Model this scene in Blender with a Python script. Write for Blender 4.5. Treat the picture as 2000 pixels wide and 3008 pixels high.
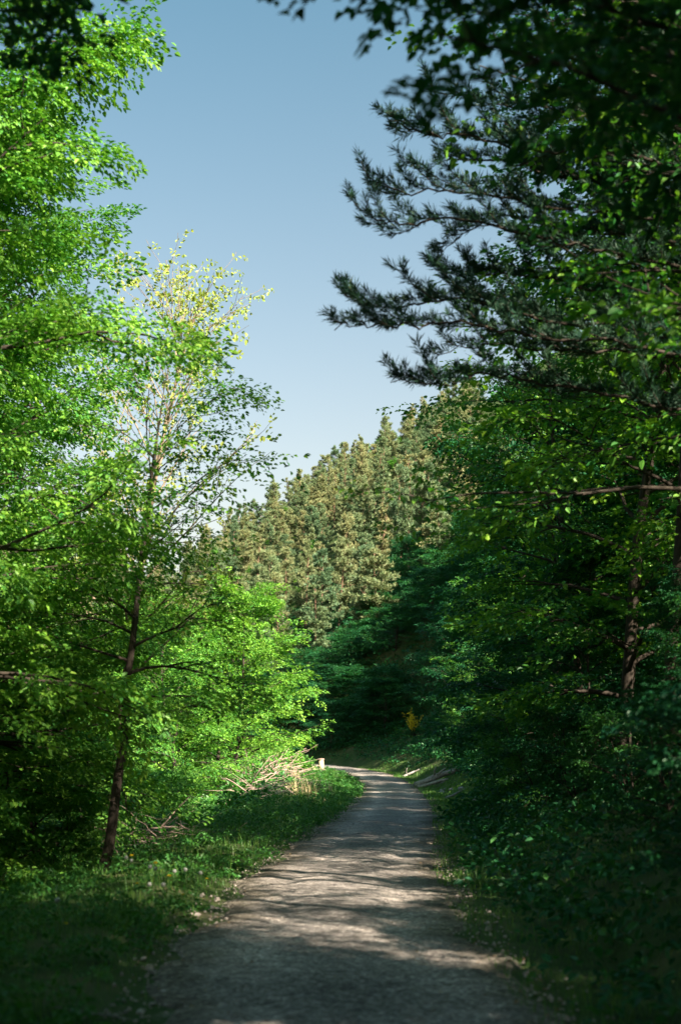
import bpy, math, random
import numpy as np
from mathutils import Vector

# ---------------------------------------------------------------- camera, light, exposure
for o in list(bpy.data.objects):
    bpy.data.objects.remove(o)
sc = bpy.context.scene
COL = sc.collection
PITCH = math.radians(9.67)
FPX = 4178.0
CAMZ = 1.65
cd = bpy.data.cameras.new("camera")
cam = bpy.data.objects.new("camera", cd)
COL.objects.link(cam)
cam.location = (0, 0, CAMZ)
cam.rotation_euler = (math.pi / 2 + PITCH, 0, 0)
cd.sensor_fit = 'VERTICAL'
cd.sensor_height = 36
cd.sensor_width = 24
cd.lens = 50
cd.clip_end = 3000
cd.dof.use_dof = True
cd.dof.focus_distance = 38
cd.dof.aperture_fstop = 1.6
sc.camera = cam

SUN_EL = math.radians(36)
SUN_DIR = Vector((0.66, -0.75, 0)).normalized()      # horizontal direction towards the sun
to_sun = Vector((SUN_DIR.x * math.cos(SUN_EL), SUN_DIR.y * math.cos(SUN_EL), math.sin(SUN_EL)))
world = bpy.data.worlds.new("World")
sc.world = world
world.use_nodes = True
wn = world.node_tree.nodes
wl = world.node_tree.links
bg = wn["Background"]
sky = wn.new("ShaderNodeTexSky")
sky.sky_type = 'NISHITA'
sky.sun_disc = False
sky.sun_elevation = SUN_EL
sky.sun_rotation = math.atan2(SUN_DIR.x, SUN_DIR.y)
sky.air_density = 1.0
sky.dust_density = 3.6
sky.ozone_density = 0.15
tint = wn.new("ShaderNodeMixRGB")
tint.blend_type = 'MULTIPLY'
tint.inputs[0].default_value = 1
tco = wn.new("ShaderNodeTexCoord")
sep = wn.new("ShaderNodeSeparateXYZ")
wl.new(tco.outputs["Generated"], sep.inputs[0])
air = wn.new("ShaderNodeValToRGB")                     # clearer, deeper air overhead; whiter towards the horizon
air.color_ramp.elements[0].position = .16
air.color_ramp.elements[0].color = (1.0, .83, .67, 1)
air.color_ramp.elements[1].position = .55
air.color_ramp.elements[1].color = (.46, .70, .64, 1)
wl.new(sep.outputs[2], air.inputs[0])
wl.new(air.outputs[0], tint.inputs[2])
wl.new(sky.outputs[0], tint.inputs[1])
wl.new(tint.outputs[0], bg.inputs[0])
bg.inputs[1].default_value = 0.0705
sl = bpy.data.lights.new("sun", 'SUN')
sl.energy = 5.0
sl.angle = math.radians(0.53)
sl.color = (1.0, 0.88, 0.70)
sun = bpy.data.objects.new("sun", sl)
COL.objects.link(sun)
sun.rotation_euler = to_sun.to_track_quat('Z', 'Y').to_euler()
sc.view_settings.view_transform = 'Standard'
sc.view_settings.look = 'None'
sc.view_settings.exposure = 2.15
sc.view_settings.gamma = 1.0
sc.view_settings.use_curve_mapping = False
cy = sc.cycles
cy.max_bounces = 5
cy.diffuse_bounces = 3
cy.glossy_bounces = 2
cy.transmission_bounces = 3
cy.transparent_max_bounces = 4
cy.caustics_reflective = False
cy.caustics_refractive = False
cy.use_denoising = True
cy.sample_clamp_indirect = 4

rng = np.random.default_rng(7)


def P(px, py, d):
    """point of the world at distance d (along y) seen at photograph pixel px, py"""
    x = (px - 1000) / FPX
    y = -(py - 1504) / FPX
    dy = math.cos(PITCH) - y * math.sin(PITCH)
    dz = math.sin(PITCH) + y * math.cos(PITCH)
    k = d / dy
    return np.array([x * k, d, CAMZ + dz * k])


# ---------------------------------------------------------------- terrain shape
RD = np.array([(0, -30, 0), (0, -15, 0), (0, 0, 0), (0, 9, 0), (-.03, 14, 0), (.12, 20, 0), (.65, 29, 0), (1.35, 40, 0), (1.85, 50, 0), (2.2, 60, 0),
               (2.4, 70, .05), (2.25, 80, .25), (1.2, 90, .56), (-1.2, 98, .86), (-4.8, 104, 1.1), (-9.8, 109, 1.3), (-17, 113.5, 1.5),
               (-28, 117, 1.6), (-45, 114, 1.6), (-70, 105, 1.6)], float)


def catmull(pts, n):
    out = []
    p = np.vstack([2 * pts[0] - pts[1], pts, 2 * pts[-1] - pts[-2]])
    for i in range(1, len(p) - 2):
        a, b, c, d = p[i - 1], p[i], p[i + 1], p[i + 2]
        for t in np.linspace(0, 1, n, endpoint=False):
            out.append(.5 * ((2 * b) + (c - a) * t + (2 * a - 5 * b + 4 * c - d) * t * t + (3 * b - a - 3 * c + d) * t ** 3))
    out.append(pts[-1])
    return np.array(out)


RC = catmull(RD, 6)
HALF = 1.34


def roadinfo(x, y):
    """signed distance from the centre line (right positive), height of the nearest road point, y of it"""
    x = np.asarray(x, float).ravel()
    y = np.asarray(y, float).ravel()
    bd = np.full(len(x), 1e18)
    sg = np.zeros(len(x))
    bz = np.zeros(len(x))
    by = np.zeros(len(x))
    A = RC[:-1]
    B = RC[1:]
    for a, b in zip(A, B):
        dx, dy = b[0] - a[0], b[1] - a[1]
        L2 = dx * dx + dy * dy
        t = np.clip(((x - a[0]) * dx + (y - a[1]) * dy) / L2, 0, 1)
        ex = x - (a[0] + t * dx)
        ey = y - (a[1] + t * dy)
        d2 = ex * ex + ey * ey
        m = d2 < bd
        bd[m] = d2[m]
        sg[m] = np.sign(ex * dy - ey * dx)[m]
        bz[m] = (a[2] + t * (b[2] - a[2]))[m]
        by[m] = (a[1] + t * dy)[m]
    return np.sqrt(bd) * np.where(sg == 0, 1, sg), bz, by


def vnoise(x, y, s, seed=0):
    x = np.asarray(x) / s + seed * 17.3
    y = np.asarray(y) / s + seed * 9.1
    return (np.sin(x * 1.3 + np.sin(y * .9 + 1.3)) * np.cos(y * 1.1 + np.sin(x * .7)) + .5 * np.sin(x * 2.9 + 1.7 + y * 1.1) * np.cos(y * 3.1 - x * .6))


def sstep(a, b, v):
    t = np.clip((v - a) / (b - a), 0, 1)
    return t * t * (3 - 2 * t)


def ground(x, y):
    x = np.asarray(x, float)
    y = np.asarray(y, float)
    sh = x.shape
    s, rz, ry = roadinfo(x, y)
    x = x.ravel()
    y = y.ravel()
    e = np.abs(s) - HALF
    z = rz.copy()
    # left side: verge, then the ground falls to the valley and rises to a far wooded hill
    L = s < 0
    wv = np.interp(ry, [0, 12, 20, 37, 60, 80, 100, 110, 118], [2.6, 2.3, 1.9, 2.5, 4.2, 5.4, 4.2, 2.5, 2.0])
    verge = .10 * sstep(0, .8, e) + .06 * vnoise(x, y, .9) * sstep(.2, 1.2, e)
    mound = .72 * np.exp(-((ry - 76) / 17.) ** 2) * sstep(.6, 4.2, e)
    drop = -.55 * np.maximum(e - wv, 0)
    drop = np.where(drop < -18, -18 + (drop + 18) * .25, drop)
    drop = np.maximum(drop, -24)
    zl = z + verge + mound + drop
    hl = 60 - .38 * (x + 85) - .35 * np.abs(y - 460) * (y < 460) - .3 * np.maximum(y - 460, 0)
    hl = np.where(y > 120, hl, -99)
    zl = np.where(L, np.maximum(zl, hl), zl)
    # right side: a steep wooded bank, rising to a spur beyond the bend
    cut = .08 * sstep(0, .7, e) + .55 * np.maximum(e - .9, 0) + (.38 + .22 * sstep(60, 75, y)) * np.maximum(e - 7, 0) * (1 - .9 * np.exp(-((.75 * x + .66 * y - 62.9) / 7.) ** 2)) - .12 * np.exp(-((e - .7) / .35) ** 2)  # steepened to shade the bend; notch along the sun's direction lets light through
    cut = np.where(cut > 44, 44 + (cut - 44) * .3, cut)
    hp = 6 + .31 * (np.minimum(y, 280) - 145) - .5 * np.maximum(y - 280, 0) + .62 * (x + 9)
    hp = np.where(x > 70, hp - .5 * (x - 70), hp)
    cap = np.interp(y, [90, 150], [60, -60])
    hp = np.maximum(hp, cap)
    zr = z + np.minimum(cut, np.maximum(hp, -24))
    zr = np.where(y > 200, np.maximum(zr, np.maximum(hl, -24)), zr)
    out = np.where(L, zl, zr)
    rough = sstep(1.0, 8, e) * (.25 * vnoise(x, y, 3.1, 2)) + sstep(10, 40, e) * .9 * vnoise(x, y, 13, 3)
    out = out + rough - .02 * (e < 0)
    return out.reshape(sh)


def gz(x, y):
    return float(ground(np.array([x]), np.array([y]))[0])


# ---------------------------------------------------------------- materials
def lin(c):
    return tuple(c) + (1.0,)


def new_mat(name):
    m = bpy.data.materials.new(name)
    m.use_nodes = True
    nt = m.node_tree
    nt.nodes.clear()
    out = nt.nodes.new("ShaderNodeOutputMaterial")
    return m, nt, out


def N(nt, kind, **kw):
    n = nt.nodes.new(kind)
    for k, v in kw.items():
        setattr(n, k, v)
    return n


def ramp(nt, src, stops):
    r = N(nt, "ShaderNodeValToRGB")
    el = r.color_ramp.elements
    while len(el) < len(stops):
        el.new(.5)
    for e, (p, c) in zip(el, stops):
        e.position = p
        e.color = lin(c)
    nt.links.new(src, r.inputs[0])
    return r.outputs[0]


def leaf_mat(name, cols, trans, trans_amt=.42, gloss=.35, rough=.45, noise_scale=.6, objvar=.35):
    """cols: colours over the per-leaf random value; trans: colour of light shining through"""
    m, nt, out = new_mat(name)
    L = nt.links
    at = N(nt, "ShaderNodeAttribute", attribute_name="rnd")
    oi = N(nt, "ShaderNodeObjectInfo")
    geo = N(nt, "ShaderNodeNewGeometry")
    nz = N(nt, "ShaderNodeTexNoise")
    nz.inputs["Scale"].default_value = noise_scale
    nz.inputs["Detail"].default_value = 1
    L.new(geo.outputs["Position"], nz.inputs["Vector"])
    a = N(nt, "ShaderNodeMath", operation='MULTIPLY_ADD')
    L.new(nz.outputs[0], a.inputs[0])
    a.inputs[1].default_value = .55
    L.new(at.outputs["Fac"], a.inputs[2])
    b = N(nt, "ShaderNodeMath", operation='MULTIPLY_ADD')
    L.new(oi.outputs["Random"], b.inputs[0])
    b.inputs[1].default_value = objvar
    L.new(a.outputs[0], b.inputs[2])
    c = N(nt, "ShaderNodeMath", operation='MULTIPLY')
    L.new(b.outputs[0], c.inputs[0])
    c.inputs[1].default_value = 1 / (1.55 + objvar)
    st = [(i / (len(cols) - 1), k) for i, k in enumerate(cols)]
    col = ramp(nt, c.outputs[0], st)
    pr = N(nt, "ShaderNodeBsdfPrincipled")
    pr.inputs["Roughness"].default_value = rough
    pr.inputs["Specular IOR Level"].default_value = gloss
    L.new(col, pr.inputs["Base Color"])
    tr = N(nt, "ShaderNodeBsdfTranslucent")
    mx = N(nt, "ShaderNodeMixRGB", blend_type='MULTIPLY')
    mx.inputs[0].default_value = 1
    L.new(col, mx.inputs[1])
    mx.inputs[2].default_value = lin(trans)
    L.new(mx.outputs[0], tr.inputs["Color"])
    ms = N(nt, "ShaderNodeMixShader")
    ms.inputs[0].default_value = trans_amt
    L.new(pr.outputs[0], ms.inputs[1])
    L.new(tr.outputs[0], ms.inputs[2])
    L.new(ms.outputs[0], out.inputs[0])
    return m


def noise_mat(name, stops, scale=6, detail=5, rough=.9, bump=.3, bump_scale=None, stretch=(1, 1, 1), spec=.2, obj=True):
    m, nt, out = new_mat(name)
    L = nt.links
    tc = N(nt, "ShaderNodeTexCoord")
    mp = N(nt, "ShaderNodeMapping")
    mp.inputs["Scale"].default_value = stretch
    L.new(tc.outputs["Object"], mp.inputs[0])
    nz = N(nt, "ShaderNodeTexNoise")
    nz.inputs["Scale"].default_value = scale
    nz.inputs["Detail"].default_value = detail
    nz.inputs["Roughness"].default_value = .65
    L.new(mp.outputs[0], nz.inputs["Vector"])
    col = ramp(nt, nz.outputs[0], stops)
    pr = N(nt, "ShaderNodeBsdfPrincipled")
    pr.inputs["Roughness"].default_value = rough
    pr.inputs["Specular IOR Level"].default_value = spec
    L.new(col, pr.inputs["Base Color"])
    n2 = N(nt, "ShaderNodeTexNoise")
    n2.inputs["Scale"].default_value = bump_scale or scale * 4
    n2.inputs["Detail"].default_value = 4
    L.new(mp.outputs[0], n2.inputs["Vector"])
    bp = N(nt, "ShaderNodeBump")
    bp.inputs["Strength"].default_value = bump
    bp.inputs["Distance"].default_value = .03
    L.new(n2.outputs[0], bp.inputs["Height"])
    L.new(bp.outputs[0], pr.inputs["Normal"])
    L.new(pr.outputs[0], out.inputs[0])
    return m


M = {}
M['beech'] = leaf_mat("beech_leaf", [(.008, .095, .045), (.038, .18, .042), (.16, .33, .030), (.33, .46, .045)], (1.1, 1.25, .45), trans_amt=.34)  # shade teal painted into the low stops, sunlit yellow into the top ones
M['bright'] = leaf_mat("sun_toned_beech_leaf", [(.014, .12, .042), (.06, .22, .042), (.18, .36, .042), (.34, .47, .07)], (1.0, 1.2, .5), trans_amt=.32)  # lit copy of the beech leaf, sunlight yellow put into its colour
M['dark'] = leaf_mat("shade_toned_leaf", [(.004, .042, .026), (.009, .072, .034), (.026, .13, .036), (.13, .29, .04)], (1.3, 1.25, .5), trans_amt=.32, gloss=.22)  # shade teal put into the leaf colour; top stop imitates sunlit leaves
M['pale'] = leaf_mat("pale_leaf", [(.16, .28, .05), (.26, .38, .07), (.36, .42, .10), (.40, .40, .14)], (1.1, 1.05, .6))
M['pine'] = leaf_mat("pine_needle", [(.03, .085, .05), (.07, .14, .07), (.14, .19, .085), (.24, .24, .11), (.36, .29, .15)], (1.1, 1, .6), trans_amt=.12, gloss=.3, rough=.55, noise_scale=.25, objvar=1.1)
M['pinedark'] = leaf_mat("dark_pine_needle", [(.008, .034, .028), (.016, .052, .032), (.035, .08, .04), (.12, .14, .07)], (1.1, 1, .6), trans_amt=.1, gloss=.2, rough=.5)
M['herb'] = leaf_mat("herb_leaf", [(.012, .075, .028), (.028, .125, .030), (.06, .19, .03), (.13, .27, .04)], (1.2, 1.2, .5), trans_amt=.38, noise_scale=1.2)
M['grass'] = leaf_mat("grass_blade", [(.02, .09, .025), (.05, .15, .03), (.10, .22, .035), (.22, .25, .07)], (1.2, 1.2, .5), trans_amt=.35, noise_scale=.9)
M['straw'] = leaf_mat("dry_grass_blade", [(.30, .24, .12), (.42, .34, .18), (.5, .42, .25), (.3, .36, .12)], (1.1, 1, .6), trans_amt=.3)
M['deadleaf'] = leaf_mat("dead_leaf", [(.10, .06, .03), (.16, .10, .05), (.22, .15, .08), (.12, .09, .05)], (1, 1, .6), trans_amt=.1)
M['yellow'] = leaf_mat("yellow_petal", [(.60, .46, .01), (.72, .55, .01), (.78, .60, .02), (.40, .42, .03)], (1.0, 1.0, .3), trans_amt=.3)
M['seed'] = leaf_mat("seed_down", [(.34, .36, .33), (.4, .42, .38), (.46, .47, .42), (.42, .42, .38)], (1, 1, 1), trans_amt=.4)
M['bark'] = noise_mat("bark", [(.3, (.022, .018, .015)), (.6, (.055, .043, .034)), (.8, (.10, .085, .068))], scale=5, stretch=(1, 1, .35), bump=.5)
M['barkpale'] = noise_mat("smooth_grey_bark", [(.3, (.16, .12, .09)), (.6, (.27, .20, .15)), (.8, (.36, .30, .24))], scale=4, stretch=(1, 1, .4), bump=.3)
M['barkpine'] = noise_mat("pine_bark", [(.3, (.10, .06, .045)), (.6, (.22, .13, .09)), (.8, (.33, .22, .17))], scale=6, stretch=(1, 1, .4), bump=.5)
M['deadwood'] = noise_mat("weathered_wood", [(.3, (.24, .16, .14)), (.55, (.42, .30, .26)), (.8, (.60, .48, .42))], scale=7, stretch=(1, 1, .5), bump=.3)
M['greywood'] = noise_mat("grey_driftwood", [(.3, (.12, .11, .10)), (.55, (.26, .24, .22)), (.8, (.42, .40, .37))], scale=7, bump=.4)
M['postwood'] = noise_mat("cut_post_wood", [(.3, (.40, .26, .15)), (.55, (.58, .42, .27)), (.8, (.70, .56, .40))], scale=9, stretch=(1, 1, .2), bump=.3)
M['rock'] = noise_mat("grey_stone", [(.3, (.13, .13, .13)), (.6, (.25, .24, .23)), (.8, (.36, .35, .33))], scale=4, bump=.5)
M['gravelstone'] = noise_mat("gravel_stone", [(.3, (.20, .17, .15)), (.6, (.36, .31, .28)), (.8, (.52, .47, .43))], scale=9, bump=.2)


def gravel_colour(nt, vec):
    """packed pinkish gravel: broad stains, ruts and two sizes of grain"""
    L = nt.links
    n1 = N(nt, "ShaderNodeTexNoise")
    n1.inputs["Scale"].default_value = .55
    n1.inputs["Detail"].default_value = 5
    L.new(vec, n1.inputs["Vector"])
    c1 = ramp(nt, n1.outputs[0], [(.30, (.17, .158, .152)), (.5, (.27, .246, .235)), (.72, (.37, .335, .315))])
    n2 = N(nt, "ShaderNodeTexVoronoi")
    n2.inputs["Scale"].default_value = 38
    L.new(vec, n2.inputs["Vector"])
    hs = N(nt, "ShaderNodeSeparateColor")
    L.new(n2.outputs["Color"], hs.inputs[0])
    c2 = ramp(nt, hs.outputs[0], [(0, (.42, .40, .38)), (.5, (.85, .84, .82)), (.9, (1.2, 1.2, 1.2)), (1.0, (2.0, 1.95, 1.9))])
    mx = N(nt, "ShaderNodeMixRGB", blend_type='MULTIPLY')
    mx.inputs[0].default_value = 1
    L.new(c1, mx.inputs[1])
    L.new(c2, mx.inputs[2])
    n3 = N(nt, "ShaderNodeTexNoise")
    n3.inputs["Scale"].default_value = 7
    n3.inputs["Detail"].default_value = 6
    n3.inputs["Roughness"].default_value = .75
    L.new(vec, n3.inputs["Vector"])
    c3 = ramp(nt, n3.outputs[0], [(.35, (.62, .62, .64)), (.55, (1, 1, 1)), (.75, (1.25, 1.22, 1.18))])
    m2 = N(nt, "ShaderNodeMixRGB", blend_type='MULTIPLY')
    m2.inputs[0].default_value = 1
    L.new(mx.outputs[0], m2.inputs[1])
    L.new(c3, m2.inputs[2])
    ht = N(nt, "ShaderNodeMath", operation='MULTIPLY_ADD')
    L.new(n2.outputs["Distance"], ht.inputs[0])
    ht.inputs[1].default_value = -.6
    L.new(n3.outputs[0], ht.inputs[2])
    return m2.outputs[0], ht.outputs[0]


def road_mat():
    m, nt, out = new_mat("gravel_road")
    L = nt.links
    geo = N(nt, "ShaderNodeNewGeometry")
    col, h = gravel_colour(nt, geo.outputs["Position"])
    at = N(nt, "ShaderNodeAttribute", attribute_name="across")     # -1..1 over the width
    ab = N(nt, "ShaderNodeMath", operation='ABSOLUTE')
    L.new(at.outputs["Fac"], ab.inputs[0])
    nz = N(nt, "ShaderNodeTexNoise")
    nz.inputs["Scale"].default_value = 1.6
    nz.inputs["Detail"].default_value = 4
    L.new(geo.outputs["Position"], nz.inputs["Vector"])
    ad = N(nt, "ShaderNodeMath", operation='MULTIPLY_ADD')
    L.new(nz.outputs[0], ad.inputs[0])
    ad.inputs[1].default_value = .35
    L.new(ab.outputs[0], ad.inputs[2])
    rut = ramp(nt, ad.outputs[0], [(.12, (.80, .80, .80)), (.38, (.92, .92, .92)), (.62, (1.18, 1.16, 1.14)), (.82, (1.0, .98, .95)), (1.0, (.62, .60, .52))])
    mx = N(nt, "ShaderNodeMixRGB", blend_type='MULTIPLY')
    mx.inputs[0].default_value = 1
    L.new(col, mx.inputs[1])
    L.new(rut, mx.inputs[2])
    pr = N(nt, "ShaderNodeBsdfPrincipled")
    pr.inputs["Roughness"].default_value = 1.0
    pr.inputs["Specular IOR Level"].default_value = .06
    L.new(mx.outputs[0], pr.inputs["Base Color"])
    bp = N(nt, "ShaderNodeBump")
    bp.inputs["Strength"].default_value = .7
    bp.inputs["Distance"].default_value = .02
    L.new(h, bp.inputs["Height"])
    L.new(bp.outputs[0], pr.inputs["Normal"])
    L.new(pr.outputs[0], out.inputs[0])
    return m


def ground_mat():
    m, nt, out = new_mat("forest_ground")
    L = nt.links
    geo = N(nt, "ShaderNodeNewGeometry")
    gcol, h = gravel_colour(nt, geo.outputs["Position"])
    n1 = N(nt, "ShaderNodeTexNoise")
    n1.inputs["Scale"].default_value = .8
    n1.inputs["Detail"].default_value = 8
    n1.inputs["Roughness"].default_value = .7
    L.new(geo.outputs["Position"], n1.inputs["Vector"])
    soil = ramp(nt, n1.outputs[0], [(.32, (.020, .030, .012)), (.46, (.035, .065, .018)), (.58, (.06, .075, .03)), (.72, (.11, .085, .05))])
    at = N(nt, "ShaderNodeAttribute", attribute_name="edge")      # metres beyond the road's edge
    ad = N(nt, "ShaderNodeMath", operation='MULTIPLY_ADD')
    L.new(n1.outputs[0], ad.inputs[0])
    ad.inputs[1].default_value = -1.6
    L.new(at.outputs["Fac"], ad.inputs[2])
    mr = N(nt, "ShaderNodeMapRange")
    mr.inputs["From Min"].default_value = -1.35
    mr.inputs["From Max"].default_value = -.95
    L.new(ad.outputs[0], mr.inputs["Value"])
    mx = N(nt, "ShaderNodeMixRGB")
    L.new(mr.outputs[0], mx.inputs[0])
    L.new(gcol, mx.inputs[1])
    L.new(soil, mx.inputs[2])
    pr = N(nt, "ShaderNodeBsdfPrincipled")
    pr.inputs["Roughness"].default_value = .95
    pr.inputs["Specular IOR Level"].default_value = .1
    L.new(mx.outputs[0], pr.inputs["Base Color"])
    bp = N(nt, "ShaderNodeBump")
    bp.inputs["Strength"].default_value = .6
    bp.inputs["Distance"].default_value = .05
    L.new(n1.outputs[0], bp.inputs["Height"])
    L.new(bp.outputs[0], pr.inputs["Normal"])
    L.new(pr.outputs[0], out.inputs[0])
    return m


M['road'] = road_mat()
M['ground'] = ground_mat()


# ---------------------------------------------------------------- mesh helpers
def mesh_from(name, V, F, mat, smooth=False, rnd=None, attrs=None):
    V = np.asarray(V, np.float32)
    F = np.asarray(F, np.int32)
    me = bpy.data.meshes.new(name)
    k = F.shape[1]
    me.vertices.add(len(V))
    me.vertices.foreach_set("co", V.ravel())
    me.loops.add(F.size)
    me.loops.foreach_set("vertex_index", F.ravel())
    me.polygons.add(len(F))
    me.polygons.foreach_set("loop_start", np.arange(0, F.size, k, dtype=np.int32))
    try:
        me.polygons.foreach_set("loop_total", np.full(len(F), k, np.int32))
    except Exception:
        pass
    me.polygons.foreach_set("use_smooth", np.full(len(F), smooth))
    me.update(calc_edges=True)
    if rnd is not None:
        a = me.attributes.new("rnd", 'FLOAT', 'FACE')
        a.data.foreach_set("value", np.asarray(rnd, np.float32))
    for k2, v in (attrs or {}).items():
        a = me.attributes.new(k2, 'FLOAT', 'POINT')
        a.data.foreach_set("value", np.asarray(v, np.float32))
    me.materials.append(mat)
    return me


class Geo:
    """collects quads; build() gives one mesh"""
    def __init__(s):
        s.V, s.F, s.R, s.n = [], [], [], 0

    def add(s, V, F, R=None):
        s.V.append(np.asarray(V, np.float32))
        s.F.append(np.asarray(F, np.int64) + s.n)
        s.R.append(np.zeros(len(F)) if R is None else R)
        s.n += len(V)

    def tube(s, pts, rad, k=6, cap=True):
        pts = np.asarray(pts, float)
        rad = np.asarray(rad, float)
        n = len(pts)
        t = np.gradient(pts, axis=0)
        t /= np.linalg.norm(t, axis=1)[:, None] + 1e-9
        ref = np.where(np.abs(t[:, 2:3]) > .8, np.array([[1., 0, 0]]), np.array([[0., 0, 1]]))
        u = np.cross(t, ref)
        u /= np.linalg.norm(u, axis=1)[:, None] + 1e-9
        v = np.cross(t, u)
        a = np.linspace(0, 2 * np.pi, k, endpoint=False)
        ring = pts[:, None] + rad[:, None, None] * (np.cos(a)[None, :, None] * u[:, None] + np.sin(a)[None, :, None] * v[:, None])
        V = ring.reshape(-1, 3)
        i = np.arange(n - 1)[:, None] * k
        j = np.arange(k)[None]
        F = np.stack([i + j, i + (j + 1) % k, i + k + (j + 1) % k, i + k + j], -1).reshape(-1, 4)
        if cap:                                              # rounded closing quads at both ends
            base = len(V)
            V = np.vstack([V, pts[0], pts[-1]])
            F = list(map(tuple, F))
            for q in range(0, k, 2):
                F.append((base, (q + 2) % k, (q + 1) % k, q))
                o = (n - 1) * k
                F.append((base + 1, o + q, o + (q + 1) % k, o + (q + 2) % k))
            F = np.array(F)
        s.add(V, F)

    def build(s, name, mat, smooth=False):
        V = np.vstack(s.V)
        F = np.vstack(s.F)
        return mesh_from(name, V, F, mat, smooth, np.concatenate(s.R))


def leaf_verts(n, length, width, fine=True):
    """n leaves at the origin pointing along +x lying in xy, folded a little along the midrib"""
    l = length[:, None]
    w = width[:, None]
    z = np.zeros_like(l)
    if fine:
        f = .18 * w
        b = np.concatenate([z, z, z], 1)
        t = np.concatenate([l, z, z - .12 * l], 1)
        l1 = np.concatenate([.32 * l, .5 * w, f], 1)
        l2 = np.concatenate([.72 * l, .36 * w, f * .6 - .03 * l], 1)
        r1 = l1 * np.array([1, -1, 1])
        r2 = l2 * np.array([1, -1, 1])
        V = np.stack([b, l1, l2, t, r2, r1], 1)
        F = np.array([(0, 1, 2, 3), (0, 3, 4, 5)])
    else:
        b = np.concatenate([z, z, z], 1)
        t = np.concatenate([l, z, z], 1)
        l1 = np.concatenate([.5 * l, .5 * w, .1 * w], 1)
        r1 = l1 * np.array([1, -1, 1])
        V = np.stack([b, r1, t, l1], 1)
        F = np.array([(0, 1, 2, 3)])
    return V, F


def rotmats(yaw, pitch, roll):
    cy_, sy = np.cos(yaw), np.sin(yaw)
    cp, sp = np.cos(pitch), np.sin(pitch)
    cr, sr = np.cos(roll), np.sin(roll)
    R = np.empty(yaw.shape + (3, 3))
    R[..., 0, 0] = cy_ * cp
    R[..., 0, 1] = cy_ * sp * sr - sy * cr
    R[..., 0, 2] = cy_ * sp * cr + sy * sr
    R[..., 1, 0] = sy * cp
    R[..., 1, 1] = sy * sp * sr + cy_ * cr
    R[..., 1, 2] = sy * sp * cr - cy_ * sr
    R[..., 2, 0] = -sp
    R[..., 2, 1] = cp * sr
    R[..., 2, 2] = cp * cr
    return R


def spray_template(rg, nleaf, length, leaf, fine, flat=.35):
    """a twig's worth of leaves fanned out in a nearly flat plane: (leaf, vertex, 3)"""
    u = rg.random(nleaf) ** .8
    side = np.where(np.arange(nleaf) % 2 == 0, 1, -1)
    x = u * length
    y = side * rg.random(nleaf) ** .9 * length * .48 * (1 - .75 * u + .12)
    z = -.22 * (x * x + y * y) / length + rg.normal(0, .035 * length, nleaf)
    yaw = side * rg.uniform(.2, 1.2, nleaf) * (1 - .5 * u) + rg.normal(0, .3, nleaf)
    R = rotmats(yaw, rg.normal(.18, flat, nleaf), rg.normal(0, flat, nleaf))
    ll = leaf * rg.uniform(.7, 1.25, nleaf)
    V, F = leaf_verts(nleaf, ll, ll * rg.uniform(.55, .72, nleaf), fine)
    V = np.einsum('nij,nkj->nki', R, V) + np.stack([x, y, z], 1)[:, None]
    return V, F


def add_sprays(g, rg, pos, yaw, pitch, scale, nleaf=36, length=.62, leaf=.075, fine=True, flat=.35, roll=.25, nt=6):
    pos = np.asarray(pos, float)
    n = len(pos)
    yaw = np.asarray(yaw, float)
    pitch = np.asarray(pitch, float) * np.ones(n)
    scale = np.asarray(scale, float) * np.ones(n)
    R = rotmats(yaw, -pitch, rg.normal(0, roll, n))
    which = rg.integers(0, nt, n)
    for k in range(nt):
        m = which == k
        if not m.any():
            continue
        T, F = spray_template(rg, nleaf, length, leaf, fine, flat)
        W = np.einsum('nij,lkj->nlki', R[m], T) * scale[m][:, None, None, None] + pos[m][:, None, None]
        nv = T.shape[1]
        cnt = W.shape[0] * W.shape[1]
        V = W.reshape(-1, 3)
        FF = (np.arange(cnt)[:, None, None] * nv + F[None]).reshape(-1, 4)
        r = np.clip(np.repeat(rg.random(W.shape[0]), W.shape[1]) * .45 + rg.random(cnt) * .55, 0, 1)
        g.add(V, FF, np.repeat(r, len(F)))


def unit(v):
    v = np.asarray(v, float)
    return v / (np.linalg.norm(v) + 1e-9)


def curve_path(p0, d0, length, n, rg, lift=0., wob=.12):
    pts = [np.array(p0, float)]
    d = unit(d0)
    st = length / (n - 1)
    for i in range(n - 1):
        d = unit(d + rg.normal(0, wob, 3) + np.array([0, 0, lift]))
        pts.append(pts[-1] + d * st)
    return np.array(pts)


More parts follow.
